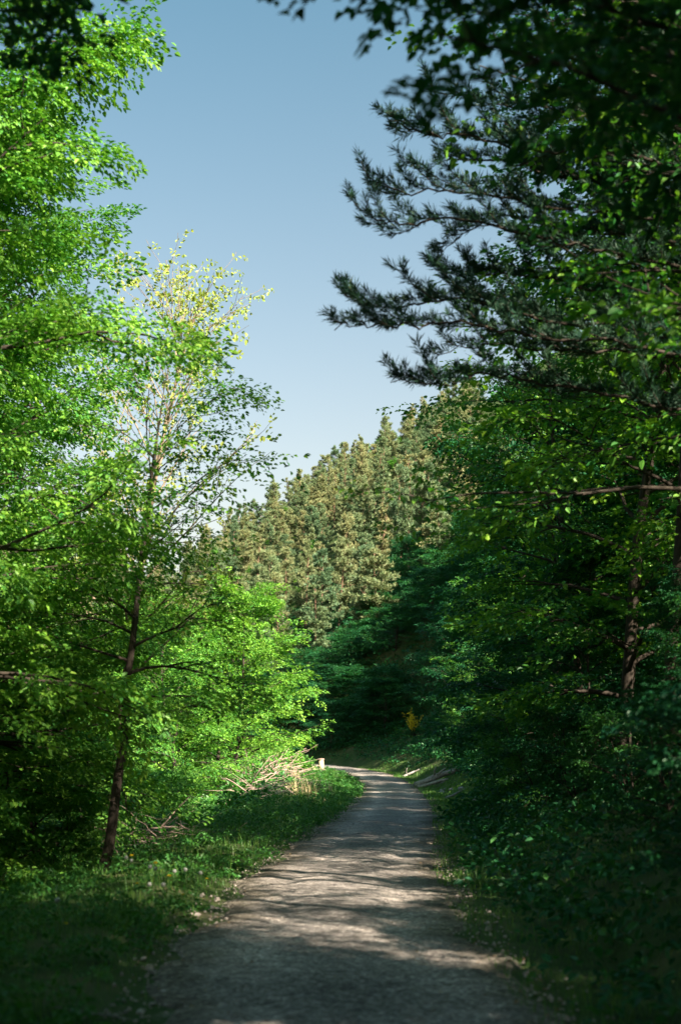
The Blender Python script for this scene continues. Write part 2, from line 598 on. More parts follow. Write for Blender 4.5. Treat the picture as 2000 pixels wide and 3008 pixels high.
def gen_broadleaf(name, seed, H, Rr, base, nlimb=26, nsub=6, nspr=5, leaf=.075, nleaf=36, splen=.62, fine=True, lean=(0, 0), el=(.25, 1.1), r0=.11,
                  prof=None, leafmat='beech', barkmat='bark', droop=-.04, stems=1, path=None, limbtaper=1.0, roll=.25, flat=.35, extra=()):
    rg = np.random.default_rng(seed)
    T = Geo()
    C = Geo()
    prof = prof or (lambda t: math.sin(math.pi * min(1, .18 + .82 * t)) ** .6 * (1 - .35 * t))
    pos, yaws, pits = [], [], []
    for sI in range(stems):
        if path is not None:
            tp = np.array(path, float)
            tp = catmull(tp, 4)
        else:
            a = rg.random() * 6.28
            dd = np.array([math.cos(a), math.sin(a), 0]) * (.35 if stems > 1 else .05) + np.array([lean[0], lean[1], 1])
            p0 = np.array([rg.normal(0, .12), rg.normal(0, .12), -.3]) if stems > 1 else np.array([0, 0, -.4])
            tp = curve_path(p0, dd, H + .3, 12, rg, lift=.05, wob=.05)
        tl = np.linspace(0, 1, len(tp))
        rr = r0 * (1 - .93 * tl) ** .8 * np.where(tl < .06, 1.35, 1)
        T.tube(tp, np.maximum(rr, .008), 8)
        nl = max(3, nlimb // stems)
        todo = list(range(nl)) + ([np.array(e_, float) for e_ in extra] if sI == 0 else [])
        for i in todo:
            if isinstance(i, np.ndarray):                       # a limb of given course
                lp = catmull(i, 6)
                ln_ = np.r_[0, np.cumsum(np.linalg.norm(np.diff(lp, axis=0), axis=1))]
                L = ln_[-1]
                lp = np.stack([np.interp(np.linspace(0, L, 7), ln_, lp[:, q]) for q in range(3)], 1)
                lr = .035
                T.tube(lp, np.linspace(lr, .006, 7), 6, cap=False)
                L = min(L * .3, .75)
                nsb = nsub * 2
            else:
                t = (i + rg.random()) / nl
                h = base + (1 - base) * t
                idx = min(len(tp) - 2, h * (len(tp) - 1))
                i0 = int(idx)
                p = tp[i0] + (tp[i0 + 1] - tp[i0]) * (idx - i0)
                az = i * 2.399 + rg.normal(0, .35) + sI
                L = Rr * prof(t) * rg.uniform(.7, 1.15)
                e = el[0] + (el[1] - el[0]) * t + rg.normal(0, .12)
                d = np.array([math.cos(az) * math.cos(e), math.sin(az) * math.cos(e), math.sin(e)])
                lp = curve_path(p, d, L, 7, rg, lift=droop, wob=.10)
                lr = np.interp(h, tl, rr) * .5 * limbtaper
                T.tube(lp, np.linspace(lr, .006, 7), 5, cap=False)
                nsb = nsub
            for j in range(nsb):
                f = .25 + .75 * (j + rg.random()) / nsb
                q = f * 6
                q0 = min(5, int(q))
                b = lp[q0] + (lp[q0 + 1] - lp[q0]) * (q - q0)
                ld = unit(lp[q0 + 1] - lp[q0])
                sd = (1 if j % 2 else -1) * rg.uniform(.35, 1.1)
                c, s_ = math.cos(sd), math.sin(sd)
                sdv = np.array([ld[0] * c - ld[1] * s_, ld[0] * s_ + ld[1] * c, ld[2] * .6 + rg.normal(0, .12)])
                SL = L * rg.uniform(.28, .5) * (1.15 - .55 * f) + .25
                sp = curve_path(b, sdv, SL, 5, rg, lift=droop * .8, wob=.12)
                T.tube(sp, np.linspace(lr * .38 * (1.1 - .6 * f) + .003, .003, 5), 4, cap=False)
                for k in range(nspr):
                    g_ = .15 + .85 * (k + rg.random()) / nspr
                    q = min(3.999, g_ * 4)
                    q0 = int(q)
                    w = sp[q0] + (sp[q0 + 1] - sp[q0]) * (q - q0) + rg.normal(0, .05, 3)
                    sdd = sp[q0 + 1] - sp[q0]
                    pos.append(w)
                    yaws.append(math.atan2(sdd[1], sdd[0]) + (0 if k == nspr - 1 else rg.normal(0, .9)))
                    pits.append(rg.normal(.0, .22) + .25 * sdd[2] / (np.linalg.norm(sdd) + 1e-9))
    add_sprays(C, rg, pos, yaws, np.array(pits), rg.uniform(.7, 1.2, len(pos)), nleaf, splen, leaf, fine, flat, roll)
    return T.build(name + "_wood", M[barkmat], True), C.build(name + "_leaves", M[leafmat])


def needle_template(rg, n, length, width, brush):
    """needles round a shoot along +x; brush = length of the shoot"""
    x = rg.random(n) * brush
    az = rg.random(n) * 6.283
    e = rg.uniform(.35, 1.15, n)
    d = np.stack([np.cos(e), np.sin(e) * np.cos(az), np.sin(e) * np.sin(az)], 1)
    sd = np.cross(d, rg.normal(0, 1, (n, 3)))
    sd /= np.linalg.norm(sd, axis=1)[:, None]
    b = np.stack([x, 0 * x, 0 * x], 1)
    ll = (length * rg.uniform(.7, 1.2, n))[:, None]
    V = np.stack([b, b + d * ll * .5 - sd * width / 2, b + d * ll, b + d * ll * .5 + sd * width / 2], 1)
    return V, np.array([(0, 1, 2, 3)])


def add_tufts(g, rg, pos, dirs, scale, n, length, width, brush, nt=5):
    pos = np.asarray(pos, float)
    dirs = np.asarray(dirs, float)
    m_ = len(pos)
    yaw = np.arctan2(dirs[:, 1], dirs[:, 0])
    pit = np.arctan2(dirs[:, 2], np.hypot(dirs[:, 0], dirs[:, 1]))
    R = rotmats(yaw, -pit, rg.random(m_) * 6.28)
    which = rg.integers(0, nt, m_)
    for k in range(nt):
        m = which == k
        if not m.any():
            continue
        T, F = needle_template(rg, n, length, width, brush)
        W = np.einsum('nij,lkj->nlki', R[m], T) * np.asarray(scale)[m][:, None, None, None] + pos[m][:, None, None]
        cnt = W.shape[0] * W.shape[1]
        FF = (np.arange(cnt)[:, None, None] * 4 + F[None]).reshape(-1, 4)
        r = np.repeat(rg.random(W.shape[0]), W.shape[1]) * .6 + rg.random(cnt) * .4
        g.add(W.reshape(-1, 3), FF, r)


def gen_pine(name, seed, H=12, Rr=2.6, base=.18, n=9, length=.30, width=.07, brush=.28, step=.5, per=5, mat='pine', round_top=.5, extra=(), dens=4.5, bark='barkpine'):
    rg = np.random.default_rng(seed)
    T = Geo()
    C = Geo()
    tp = curve_path((0, 0, -.5), (rg.normal(0, .04), rg.normal(0, .04), 1), H + .5, 10, rg, lift=.04, wob=.025)
    r0 = H * .012
    T.tube(tp, np.linspace(r0, .02, 10), 7)
    pos, dirs = [], []
    z = H * base
    while z < H - .1:
        t = (z - H * base) / (H * (1 - base))
        R_ = Rr * ((1 - t) ** .75 * (1 - round_top) + round_top * math.sqrt(max(0, 1 - t * t))) * (.6 + .4 * min(1, t * 5))
        idx = z / H * 9
        i0 = min(8, int(idx))
        p = tp[i0] + (tp[i0 + 1] - tp[i0]) * (idx - i0)
        for b in range(per):
            if rg.random() < .12:
                continue
            az = rg.random() * 6.283
            L = R_ * rg.uniform(.6, 1.2) + .25
            e = rg.normal(.15 + .5 * t, .15)
            bp = curve_path(p, (math.cos(az) * math.cos(e), math.sin(az) * math.cos(e), math.sin(e)), L, 5, rg, lift=.06, wob=.08)
            T.tube(bp, np.linspace(r0 * .3 * (1 - .6 * t), .012, 5), 4, cap=False)
            ns = int(4 + L * dens)
            for k in range(ns):
                f = (.25 + .75 * rg.random() ** .8) * 3.999
                q0 = int(f)
                w = bp[q0] + (bp[q0 + 1] - bp[q0]) * (f - q0)
                bd = unit(bp[q0 + 1] - bp[q0])
                off = rg.normal(0, .16 * L * .5 + .06, 3) * np.array([1, 1, .55])
                pos.append(w + off)
                dirs.append(unit(bd * .7 + off * .9 + np.array([0, 0, .55]) + rg.normal(0, .25, 3)))
        z += step * rg.uniform(.75, 1.25)
    for e_ in extra:                                            # long low branches of given course, with side shoots
        lp = catmull(np.array(e_, float), 6)
        ln_ = np.r_[0, np.cumsum(np.linalg.norm(np.diff(lp, axis=0), axis=1))]
        L = ln_[-1]
        lp = lp + rg.normal(0, .022, lp.shape)
        T.tube(lp, np.linspace(.022, .005, len(lp)), 6, cap=False)
        main = lambda w_: np.array([np.interp(w_, ln_, lp[:, q]) for q in range(3)])
        w_ = .3
        sg = 1
        while w_ < L:
            b = main(w_)
            bd = unit(main(min(L, w_ + .1)) - main(w_ - .1))
            pos.append(b)
            dirs.append(unit(bd + np.array([0, 0, .8]) + rg.normal(0, .2, 3)))
            sg = -sg
            if rg.random() < .5 + .4 * math.sin(w_ * 7 + len(pos)):
                side_ = np.array([-bd[1], bd[0], 0]) * sg
                SL = rg.uniform(.25, .75) * min(1, (L - w_) / 1.0 + .25)
                sp = curve_path(b, unit(bd + side_ * rg.uniform(.6, 1.1) + np.array([0, 0, rg.normal(.1, .2)])), SL, 5, rg, lift=.14, wob=.06)
                T.tube(sp, np.linspace(.008, .004, 5), 4, cap=False)
                for k in range(max(2, int(SL / .075))):
                    f = (k + .6) / max(2, int(SL / .075)) * 3.999
                    q0 = int(f)
                    pos.append(sp[q0] + (sp[q0 + 1] - sp[q0]) * (f - q0))
                    dirs.append(unit(unit(sp[q0 + 1] - sp[q0]) + np.array([0, 0, .5]) + rg.normal(0, .3, 3)))
            w_ += rg.uniform(.06, .12)
    pos.append(tp[-1])
    dirs.append(np.array([0, 0, 1.]))
    add_tufts(C, rg, pos, dirs, rg.uniform(.75, 1.25, len(pos)), n, length, width, brush)
    return T.build(name + "_wood", M[bark], True), C.build(name + "_needles", M[mat])


# ---------------------------------------------------------------- object helpers
def link(name, me, parent=None, loc=(0, 0, 0), rot=(0, 0, 0), scale=(1, 1, 1)):
    o = bpy.data.objects.new(name, me)
    COL.objects.link(o)
    o.location = loc
    o.rotation_euler = rot
    o.scale = scale
    if parent:
        o.parent = parent
    return o


def tag(o, label, cat, group=None, kind=None):
    if label:
        o["label"] = label
    if cat:
        o["category"] = cat
    if group:
        o["group"] = group
    if kind:
        o["kind"] = kind
    return o


def tree(proto, x, y, label, rz=0, s=1., sz=None, name="beech_tree", cat="tree", group=None, dz=0., tilt=(0, 0), parts=("trunk", "crown")):
    sz = sz or s
    r = link(name, None, None, (x, y, gz(x, y) + dz), (tilt[0], tilt[1], rz), (s, s, sz))
    tag(r, label, cat, group)
    link(parts[0], proto[0], r)
    link(parts[1], proto[1], r)
    return r

# ---------------------------------------------------------------- the ground sheet and the road
def axis(segs):
    out = []
    for a, b, st in segs:
        n = max(1, int(round((b - a) / st)))
        out += list(np.linspace(a, b, n, endpoint=False))
    out.append(segs[-1][1])
    return np.array(out)


gx = axis([(-420, -120, 12), (-120, -50, 4), (-50, -18, 1.2), (-18, -7, .45), (-7, 6, .17), (6, 16, .45), (16, 60, 1.5), (60, 160, 5), (160, 420, 16)])
gy = axis([(-80, -10, 4), (-10, 6, 1), (6, 32, .25), (32, 70, .5), (70, 130, .8), (130, 300, 4), (300, 640, 12)])
GX, GY = np.meshgrid(gx, gy)
GZ = ground(GX, GY)
nx_, ny_ = len(gx), len(gy)
ii = np.arange(ny_ - 1)[:, None] * nx_
jj = np.arange(nx_ - 1)[None]
GF = np.stack([ii + jj, ii + jj + 1, ii + nx_ + jj + 1, ii + nx_ + jj], -1).reshape(-1, 4)
s_all, _, _ = roadinfo(GX, GY)
me = mesh_from("ground", np.stack([GX.ravel(), GY.ravel(), GZ.ravel()], 1), GF, M['ground'], True, attrs={"edge": np.abs(s_all) - HALF})
tag(link("ground", me), None, None, kind="structure")

# road: a strip laid along the centre line, slightly crowned with two ruts, its edge wandering
rc = catmull(RD, 40)
seg = np.r_[0, np.cumsum(np.linalg.norm(np.diff(rc[:, :2], axis=0), axis=1))]
samp = np.arange(0, seg[-1], .22)
rc = np.stack([np.interp(samp, seg, rc[:, k]) for k in range(3)], 1)
tn = np.gradient(rc[:, :2], axis=0)
tn /= np.linalg.norm(tn, axis=1)[:, None]
nr = np.stack([tn[:, 1], -tn[:, 0]], 1)
u = np.linspace(-1, 1, 29)
wob = lambda sgn: .12 * np.sin(samp * .9 + sgn) + .10 * np.sin(samp * 2.3 + 2 * sgn) + .06 * np.sin(samp * 5.1 + sgn * 3) + .05 * np.sin(samp * 11.3 + sgn)
wl_, wr_ = HALF + wob(1.), HALF + wob(2.6)
off = np.where(u[None] < 0, u[None] * wl_[:, None], u[None] * wr_[:, None])
XY = rc[:, None, :2] + nr[:, None] * off[..., None]
au = np.abs(u)[None]
hz = .035 * (1 - au ** 2) - .022 * np.exp(-((au - .48) / .13) ** 2) + .012
hz = hz + .006 * np.sin(samp * 1.7)[:, None] * np.cos(u * 7)[None]
base = ground(XY[..., 0], XY[..., 1])
Z = np.maximum(rc[:, None, 2] + hz, base + .012)
Z[:, 0] = base[:, 0] - .03
Z[:, -1] = base[:, -1] - .03
n0, n1 = len(samp), len(u)
ii = np.arange(n0 - 1)[:, None] * n1
jj = np.arange(n1 - 1)[None]
RF = np.stack([ii + jj, ii + jj + 1, ii + n1 + jj + 1, ii + n1 + jj], -1).reshape(-1, 4)
me = mesh_from("road", np.concatenate([XY.reshape(-1, 2), Z.reshape(-1, 1)], 1), RF, M['road'], True, attrs={"across": np.tile(u, n0)})
tag(link("road", me), None, None, kind="structure")


def along(d):
    """centre line point and right-hand normal at distance d along y (d < 100)"""
    i = int(np.argmin(np.abs(rc[:, 1] - d) + (rc[:, 0] < -6) * 100))
    return rc[i], nr[i]


def side(d, e):
    """point e metres beyond the right (e > 0) or left (e < 0) road edge"""
    c, n = along(d)
    q = c[:2] + n * (e + math.copysign(HALF, e))
    return float(q[0]), float(q[1])


# ---------------------------------------------------------------- prototypes
spread = lambda t: (1 - t) ** .5 * .9 + .25
B_NEAR = [gen_broadleaf("beech_near_a", 11, 13, 3.6, .26, 46, 7, 6, .072, 74, .7, r0=.15, prof=spread, flat=.28, roll=.18, leafmat='bright'),
          gen_broadleaf("beech_near_b", 12, 12, 3.3, .16, 44, 7, 6, .072, 74, .7, r0=.14, prof=spread, flat=.24, roll=.14)]
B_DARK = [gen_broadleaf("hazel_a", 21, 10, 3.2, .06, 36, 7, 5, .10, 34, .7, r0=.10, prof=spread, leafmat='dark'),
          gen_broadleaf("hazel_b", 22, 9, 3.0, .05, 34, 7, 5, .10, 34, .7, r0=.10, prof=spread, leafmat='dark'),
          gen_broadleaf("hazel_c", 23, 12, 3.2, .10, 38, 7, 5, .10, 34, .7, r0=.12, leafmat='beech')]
B_TALL = gen_broadleaf("tall_hazel", 26, 15, 3.9, .5, 38, 7, 5, .09, 34, .7, r0=.15, leafmat='dark')
B_OPEN = [gen_broadleaf("open_hazel_a", 24, 9.5, 3.3, .34, 20, 6, 4, .09, 18, .65, r0=.09, prof=spread, leafmat='beech'),
          gen_broadleaf("open_hazel_b", 25, 10.5, 3.2, .32, 22, 6, 4, .09, 18, .65, r0=.09, leafmat='beech')]
B_MID = [gen_broadleaf("young_beech_a", 31, 9, 3.4, .06, 40, 7, 6, .115, 30, .75, fine=False, r0=.10, prof=spread, leafmat='bright'),
         gen_broadleaf("young_beech_b", 32, 8, 3.2, .04, 38, 7, 6, .115, 30, .75, fine=False, r0=.10, prof=spread, leafmat='bright')]
B_FAR = [gen_broadleaf("far_beech_a", 41, 10, 3.4, .06, 34, 6, 5, .17, 22, .9, fine=False, r0=.12, leafmat='beech'),
         gen_broadleaf("far_beech_b", 42, 9, 3.3, .04, 34, 6, 5, .17, 22, .9, fine=False, r0=.12, leafmat='dark'),
         gen_broadleaf("far_hazel", 43, 8.5, 3.4, .05, 34, 6, 5, .15, 26, .8, fine=False, r0=.12, leafmat='dark', prof=spread, roll=.5, flat=.6)]
SHRUB = [gen_broadleaf("shrub_a", 51, 2.2, 1.3, .06, 24, 5, 4, .07, 26, .42, r0=.03, stems=5, leafmat='dark'),
         gen_broadleaf("shrub_b", 52, 1.8, 1.2, .06, 22, 5, 4, .06, 26, .38, r0=.025, stems=6, leafmat='herb'),
         gen_broadleaf("shrub_c", 53, 2.6, 1.5, .06, 26, 5, 5, .075, 26, .45, r0=.03, stems=5, leafmat='bright')]
PINES = [gen_pine("hill_pine_%s" % c, 60 + i, H, R_, n=11, length=.36, width=.085, brush=.26, dens=13, per=4, base=b, step=.72, mat='pine', round_top=rt)
         for i, (c, H, R_, b, rt) in enumerate([("a", 12, 2.7, .15, .5), ("b", 13, 2.4, .2, .3), ("c", 11, 2.9, .15, .7), ("d", 12.5, 2.2, .12, .15), ("e", 10.5, 2.6, .1, .45)])]

# ---------------------------------------------------------------- right-hand bank trees
def local(x0, y0, pts):
    z0 = gz(x0, y0)
    return [np.asarray(p, float) - np.array([x0, y0, z0]) for p in pts]


# the tree whose boughs hang into the top of the picture, very close to the camera
OX, OY = 4.3, 6.6
ob = [[(OX, OY, 5.2), P(1700, -260, 6.2), P(1350, -230, 6.2), P(1100, -170, 6.2), P(900, -100, 6.2)],
      [(OX, OY, 3.6), P(1950, 330, 6.4), P(1700, 230, 6.3), P(1600, 130, 6.2), P(1420, 80, 6.1), P(1290, 100, 6.0)],
      [(OX, OY, 4.6), P(1800, -250, 6.6), P(1600, -230, 6.6), P(1450, -180, 6.5), P(1300, -140, 6.4), P(1160, -90, 6.4)],
      [(OX, OY, 4.2), P(1900, 60, 6.9), P(1650, 0, 7.0), P(1450, -20, 7.2), P(1400, 40, 7.3)],
      [(OX, OY, 3.8), P(2050, 200, 7.3), P(1850, 120, 7.6), P(1700, 110, 7.8), P(1560, 140, 8.0)]]
OVER = gen_broadleaf("overhanging_tree", 91, 11, 2.2, .6, 20, 5, 3, .088, 30, .5, r0=.13, prof=spread, leafmat='dark', extra=[local(OX, OY, b_) for b_ in ob])
tree(OVER, OX, OY, "dark tree on the right whose out-of-focus leafy boughs hang into the top of the view", name="overhanging_tree")
QX, QY = 4.6, 14.5
qb = [[(QX, QY, zz)] + [P(a_, b_, dd) for a_, b_ in pp] for zz, dd, pp in [
    (7.6, 14.0, [(1900, 470), (1600, 440), (1350, 400), (1220, 385), (1135, 335)]),
    (7.0, 14.3, [(1900, 640), (1600, 610), (1350, 560), (1180, 560), (1075, 520)]),
    (6.6, 14.0, [(1900, 760), (1600, 700), (1350, 650), (1200, 655), (1120, 650), (1040, 600)]),
    (5.6, 14.2, [(1900, 980), (1600, 940), (1350, 880), (1180, 900), (1080, 900), (990, 840)]),
    (5.4, 13.8, [(1900, 1020), (1600, 990), (1350, 950), (1200, 960), (1080, 950), (980, 965)]),
    (5.0, 14.2, [(1900, 1180), (1600, 1130), (1420, 1100), (1290, 1130), (1150, 1115)]),
    (7.2, 14.9, [(1900, 560), (1650, 520), (1450, 470), (1300, 470)]),
    (6.8, 15.0, [(1900, 700), (1650, 680), (1450, 640), (1290, 750)]),
    (6.0, 15.0, [(1900, 900), (1650, 830), (1450, 800), (1270, 800)]),
    (5.6, 15.2, [(1900, 1040), (1650, 1030), (1450, 1010), (1300, 1040)]),
    (8.0, 14.6, [(1900, 350), (1650, 330), (1450, 300), (1290, 270)])]]
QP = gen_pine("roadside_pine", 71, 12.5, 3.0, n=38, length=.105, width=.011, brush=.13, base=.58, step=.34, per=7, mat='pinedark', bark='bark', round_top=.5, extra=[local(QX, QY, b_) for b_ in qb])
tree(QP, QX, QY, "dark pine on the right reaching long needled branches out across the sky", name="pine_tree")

G_F = "leafy trees at the foot of the right bank"
for i, (d, e) in enumerate([(28, 5.2), (33, 5.2), (38, 5.4), (44, 5.6), (50, 5.8)]):
    x, y = side(d, e)
    tree(B_DARK[(0, 1, 0, 2)[i % 4]], x, y, "dense leafy tree filling the gap behind the roadside row on the right bank", i * 2.3, .85, .8, name="hazel_tree", group="dense trees in the second row of the right bank")
for i, (d, e, s) in enumerate([(14.6, 3.4, .32), (20, 3.4, .28), (27, 3.0, .42)]):
    x, y = side(d, e)
    tree(B_DARK[i % 2], x, y, "short bushy tree filling the foot of the right bank below the taller ones", i * 2.3, s, name="hazel_tree", group="short bushy trees at the foot of the right bank")
row1 = [(10.5, 3.2, 2, 1.0), (13.5, 3.6, 0, 1.1), (17.5, 3.5, 2, 1.1), (21, 3.2, 1, 1.1), (25, 3.1, 2, 1.05), (29.5, 3.0, 0, 1.0), (34, 3.1, 1, 1.0), (40, 3.2, 2, .9), (46, 3.4, 0, .85), (53, 4.0, 1, .62), (60, 4.2, 2, .62),
        (67, 4.5, 0, .8), (74, 4.6, 1, .8), (82, 4.8, 2, .8), (90, 5.6, 0, .85)]
for i, (d, e, k, s) in enumerate(row1):
    x, y = side(d, e)
    tree(B_OPEN[i % 2] if d < 24 or (d < 50 and i % 2) else B_DARK[k], x, y, "dark leafy tree at the foot of the right bank beside the gravel road", i * 1.7, s, name="hazel_tree", group=G_F)
for i, (d, e) in enumerate([(12, 7.5), (16, 7.5), (20.5, 7), (26, 7.5), (31, 7), (37, 7.5), (43, 7.5), (50, 8), (57, 8.), (64, 8), (71, 8), (79, 8.5), (88, 9), (97, 10)]):
    x, y = side(d, e)
    if abs(.75 * x + .66 * y - 62.9) < 3:  # no trees here, leaving a gap for sun onto the bend
        continue
    tree(B_OPEN[i % 2] if d < 24 else ([B_NEAR[1]] + B_DARK)[i % 4] if d < 60 else B_FAR[i % 2], x, y, "tall leafy tree higher up the right bank behind the roadside row", i * 2.1, .6 if d < 24 else (.85 if d < 40 else .6 if d < 68 else .9), name="hazel_tree", group="leafy trees higher on the right bank")
for i, (d, e) in enumerate([(26, 13), (34, 14), (43, 15), (53, 15), (63, 15), (74, 16), (85, 16), (96, 17), (45, 23), (58, 24), (72, 25), (86, 25), (100, 26), (62, 34), (80, 35), (98, 35)]):
    x, y = side(d, e)
    if abs(.75 * x + .66 * y - 62.9) < 5:  # same sun gap kept clear of trees
        continue
    tree(B_FAR[i % 2], x, y, "leafy tree high on the right bank showing only its crown", i * 1.3, .8 if y < 64 else 1.45, name="beech_tree", group="leafy trees near the top of the right bank")  # nearer ones kept low for sun on the verge, farther enlarged for shade

for i, (x, y) in enumerate([(6.0, 19.0), (6.8, 24.5), (9.2, 15.5)]):  # third one stands out of view, added to shade the left trees
    tree(B_TALL, x, y, "tall tree with a high dark crown leaning over the right bank", i * 1.7, 1.0 if i in (1, 3) else .82, name="beech_tree", group="tall high-crowned trees over the right bank")
for i, (x, y) in enumerate([(7.0, 0.3)]):  # out of view; added so its crown shades the lower left trees
    tree(B_TALL, x, y, "unseen very tall tree added right of the viewpoint to shade the left trees", i * 2.7, 1.15, 1.22, name="beech_tree", group="unseen very tall trees added to shade the left trees")
for i, (x, y) in enumerate([(3.4, 1.2), (-3.6, .8), (3.0, -5), (-3.4, -4.5), (4.4, -11)]):  # out of view; added overhead to cut sky light on the foreground
    tree(B_TALL, x, y, "unseen tall tree added over the viewpoint to darken the near road", i * 1.7, 1.0, name="beech_tree", group="unseen tall trees added to darken the near road")
OX2, OY2 = -5.6, 8.2
ob2 = [[(OX2, OY2, 4.2), P(-260, 60, 8.2), P(-60, 20, 8.3), P(10, 0, 8.3), P(90, 30, 8.4)],
       [(OX2, OY2, 4.6), P(-260, -60, 8.0), P(-60, -70, 8.0), P(40, -70, 8.1), P(150, -50, 8.2)]]
OVER2 = gen_broadleaf("left_overhang", 93, 11, 2.0, .5, 20, 6, 5, .07, 30, .4, r0=.12, prof=spread, leafmat='dark', extra=[local(OX2, OY2, b_) for b_ in ob2])
tree(OVER2, OX2, OY2, "dark tree whose leafy twigs hang into the top left corner of the view", name="overhanging_tree")
for i, (x, y, s) in enumerate([(6.8, 2.6, .66), (6.0, 8.6, .36), (5.7, 11.4, .28), (6.6, 14.4, .3), (7.6, 6.4, .5), (4.4, 9.6, .3), (5.2, 6.0, .4)]):  # out of view; added to keep sun off the near right bank
    tree(B_DARK[i % 2], x, y, "unseen low leafy tree added on the near right bank for its shade", i * 1.9, s, name="hazel_tree", group="unseen low trees added to shade the near right bank")
for i, (x, y, s) in enumerate([(8.2, 5.2, .8)]):  # out of view; added to break the sun on the road into dapples
    tree(B_OPEN[i % 2], x, y, "unseen thin-crowned tree added on the right bank to dapple the near road", i * 1.9, s, name="hazel_tree", group="unseen thin-crowned trees added to dapple the near road")
# unseen trees added beside and behind the viewpoint to shade the foreground
for i, (x, y, s) in enumerate([(6.0, 1.5, 1.0), (5.0, -3.5, 1.0), (9.5, -1.0, 1.1), (8.5, -7.0, 1.1), (5.5, -9, 1.0), (-5.2, -1, 1.), (-6.6, 6.0, .85), (-5.0, -7, 1.), (12, -11, 1.2), (4.2, -14, 1.1)]):
    tree(B_DARK[i % 3], x, y, "unseen leafy tree added close to the viewpoint to shade the near road", i * 1.9, s, name="hazel_tree", group="unseen trees added to shade the near end of the road")

# trees beyond the bend, in shade, partly put into their dark leaf colour
r2 = np.random.default_rng(5)
cnt = 0
for gx_ in np.arange(-42, 34, 4.2):
    for gy_ in np.arange(104, 152, 4.6):
        x = gx_ + r2.uniform(-1.4, 1.4)
        y = gy_ + r2.uniform(-1.6, 1.6)
        s_, _, _ = roadinfo([x], [y])
        if s_[0] < 3.6 or (x < 5 and y > 136) or (y < 106 and 1130 < 1000 + FPX * x / y < 1290):
            continue
        cnt += 1
        tree(B_FAR[1 + (cnt % 3 > 0)], x, y, "shaded leafy tree in the dark stand beyond the road's bend", r2.random() * 6, r2.uniform(.62, .85) + .2 * sstep(2, 16, x), r2.uniform(.28, .44) + .45 * sstep(3, 16, x), name="beech_tree", group="shaded leafy trees beyond the bend")

# ---------------------------------------------------------------- pines on the far hillside
cand = []
y = 137.
while y < 292:
    sc_ = float(np.interp(y, [150, 290], [.86, .62]))
    x = -62. + r2.uniform(0, 3)
    while x < 48:
        xx, yy = x + r2.uniform(-1.2, 1.2), y + r2.uniform(-1.8, 1.8)
        px = 1000 + FPX * xx / yy
        s_, _, _ = roadinfo([xx], [yy])
        if s_[0] > 10 and gz(xx, yy) > -14 and (560 if y < 190 else 430 if y < 225 else 180) < px < 1420:
            cand.append((xx, yy, sc_))
        x += 4.9 * sc_ * 1.25 * (1.6 if px < 480 else 1)
    y += 6.4 * sc_ * 1.25
print("PINES", len(cand))
for i, (x, y, sc_) in enumerate(cand):
    if i % 17 == 5:
        tree(B_MID[i % 2], x, y, "bright green broadleaf tree among the olive pines of the sunlit far hillside", r2.random() * 6, sc_ * r2.uniform(.6, .85), name="beech_tree", group="broadleaf trees scattered among the hillside pines")
    else:
        q = sc_ * r2.uniform(.75, 1.08)
        tree(PINES[r2.integers(0, 5)], x, y, "olive green pine in the dense sunlit stand on the far hillside", r2.random() * 6, q, sc_ * r2.uniform(.7, 1.15), name="pine_tree", group="pines covering the far hillside")

# left far hill, glimpsed between the leaves
cand = []
for gy_ in np.arange(385, 470, 14):
    for gx_ in np.arange(-150, -30, 7):
        x, y = gx_ + r2.uniform(-3, 3), gy_ + r2.uniform(-4, 4)
        px = 1000 + FPX * x / y
        if -40 < px < 700:
            cand.append((x, y))
for i, (x, y) in enumerate(cand):
    tree(PINES[i % 5], x, y, "distant tree on the far hill glimpsed through the leaves left of the road", r2.random() * 6, 1.25, name="distant_tree", group="distant trees on the hill behind the left trees")

# ---------------------------------------------------------------- left-hand trees
tree(B_NEAR[0], -6.3, 19.6, "sunlit beech between the nearest beech and the slim leaning tree", 1.1, .95, 1.02)
tree(B_NEAR[0], -6.2, 25.6, "rounded sunlit beech behind the slim leaning tree on the left", 3.3, .95)
tree(B_NEAR[0], -6.7, 16.4, "big sunlit beech nearest on the left, its layered boughs reaching up out of the picture", .4, 1.05, 1.3)
tree(B_NEAR[1], -6.9, 21., "tall beech just behind the nearest sunlit beech on the left", 2.2, 1.05, 1.25)
tp = [gz(-3.35, 20), 0]
z0 = gz(-3.35, 20)
rel = lambda q: (q[0] + 3.35, q[1] - 20, q[2] - z0)
T_PATH = [(0, 0, -.4), rel(P(322, 2480, 20)), rel(P(345, 2300, 20)), rel(P(365, 2180, 20)), rel(P(375, 2000, 20)), rel(P(395, 1850, 20)), rel(P(415, 1650, 20.2)), rel(P(440, 1450, 20.4)),
          rel(P(455, 1330, 20.5)), rel(P(478, 1180, 20.6))]
T_TREE = gen_broadleaf("leaning_roadside_tree", 81, 8, 2.9, .36, 22, 6, 4, .07, 17, .6, r0=.08, path=T_PATH, prof=lambda t: .35 + 1.6 * t * (1 - t), el=(.1, .9), leafmat='beech')
tree(T_TREE, -3.35, 20, "slim dark-trunked tree leaning right at the edge of the left verge", name="leaning_tree")
S_TREE = gen_broadleaf("sparse_tree", 83, 11, 3.5, .34, 36, 6, 3, .085, 9, .32, r0=.09, lean=(.21, 0), prof=lambda t: .9 - .35 * t, el=(.75, 1.25), leafmat='pale', barkmat='barkpale', flat=.8, roll=.8, droop=.03)
tree(S_TREE, -4.35, 26, "sparse twiggy tree with pale tufts of new leaves against the sky", 0, 1.0, name="sparse_tree")
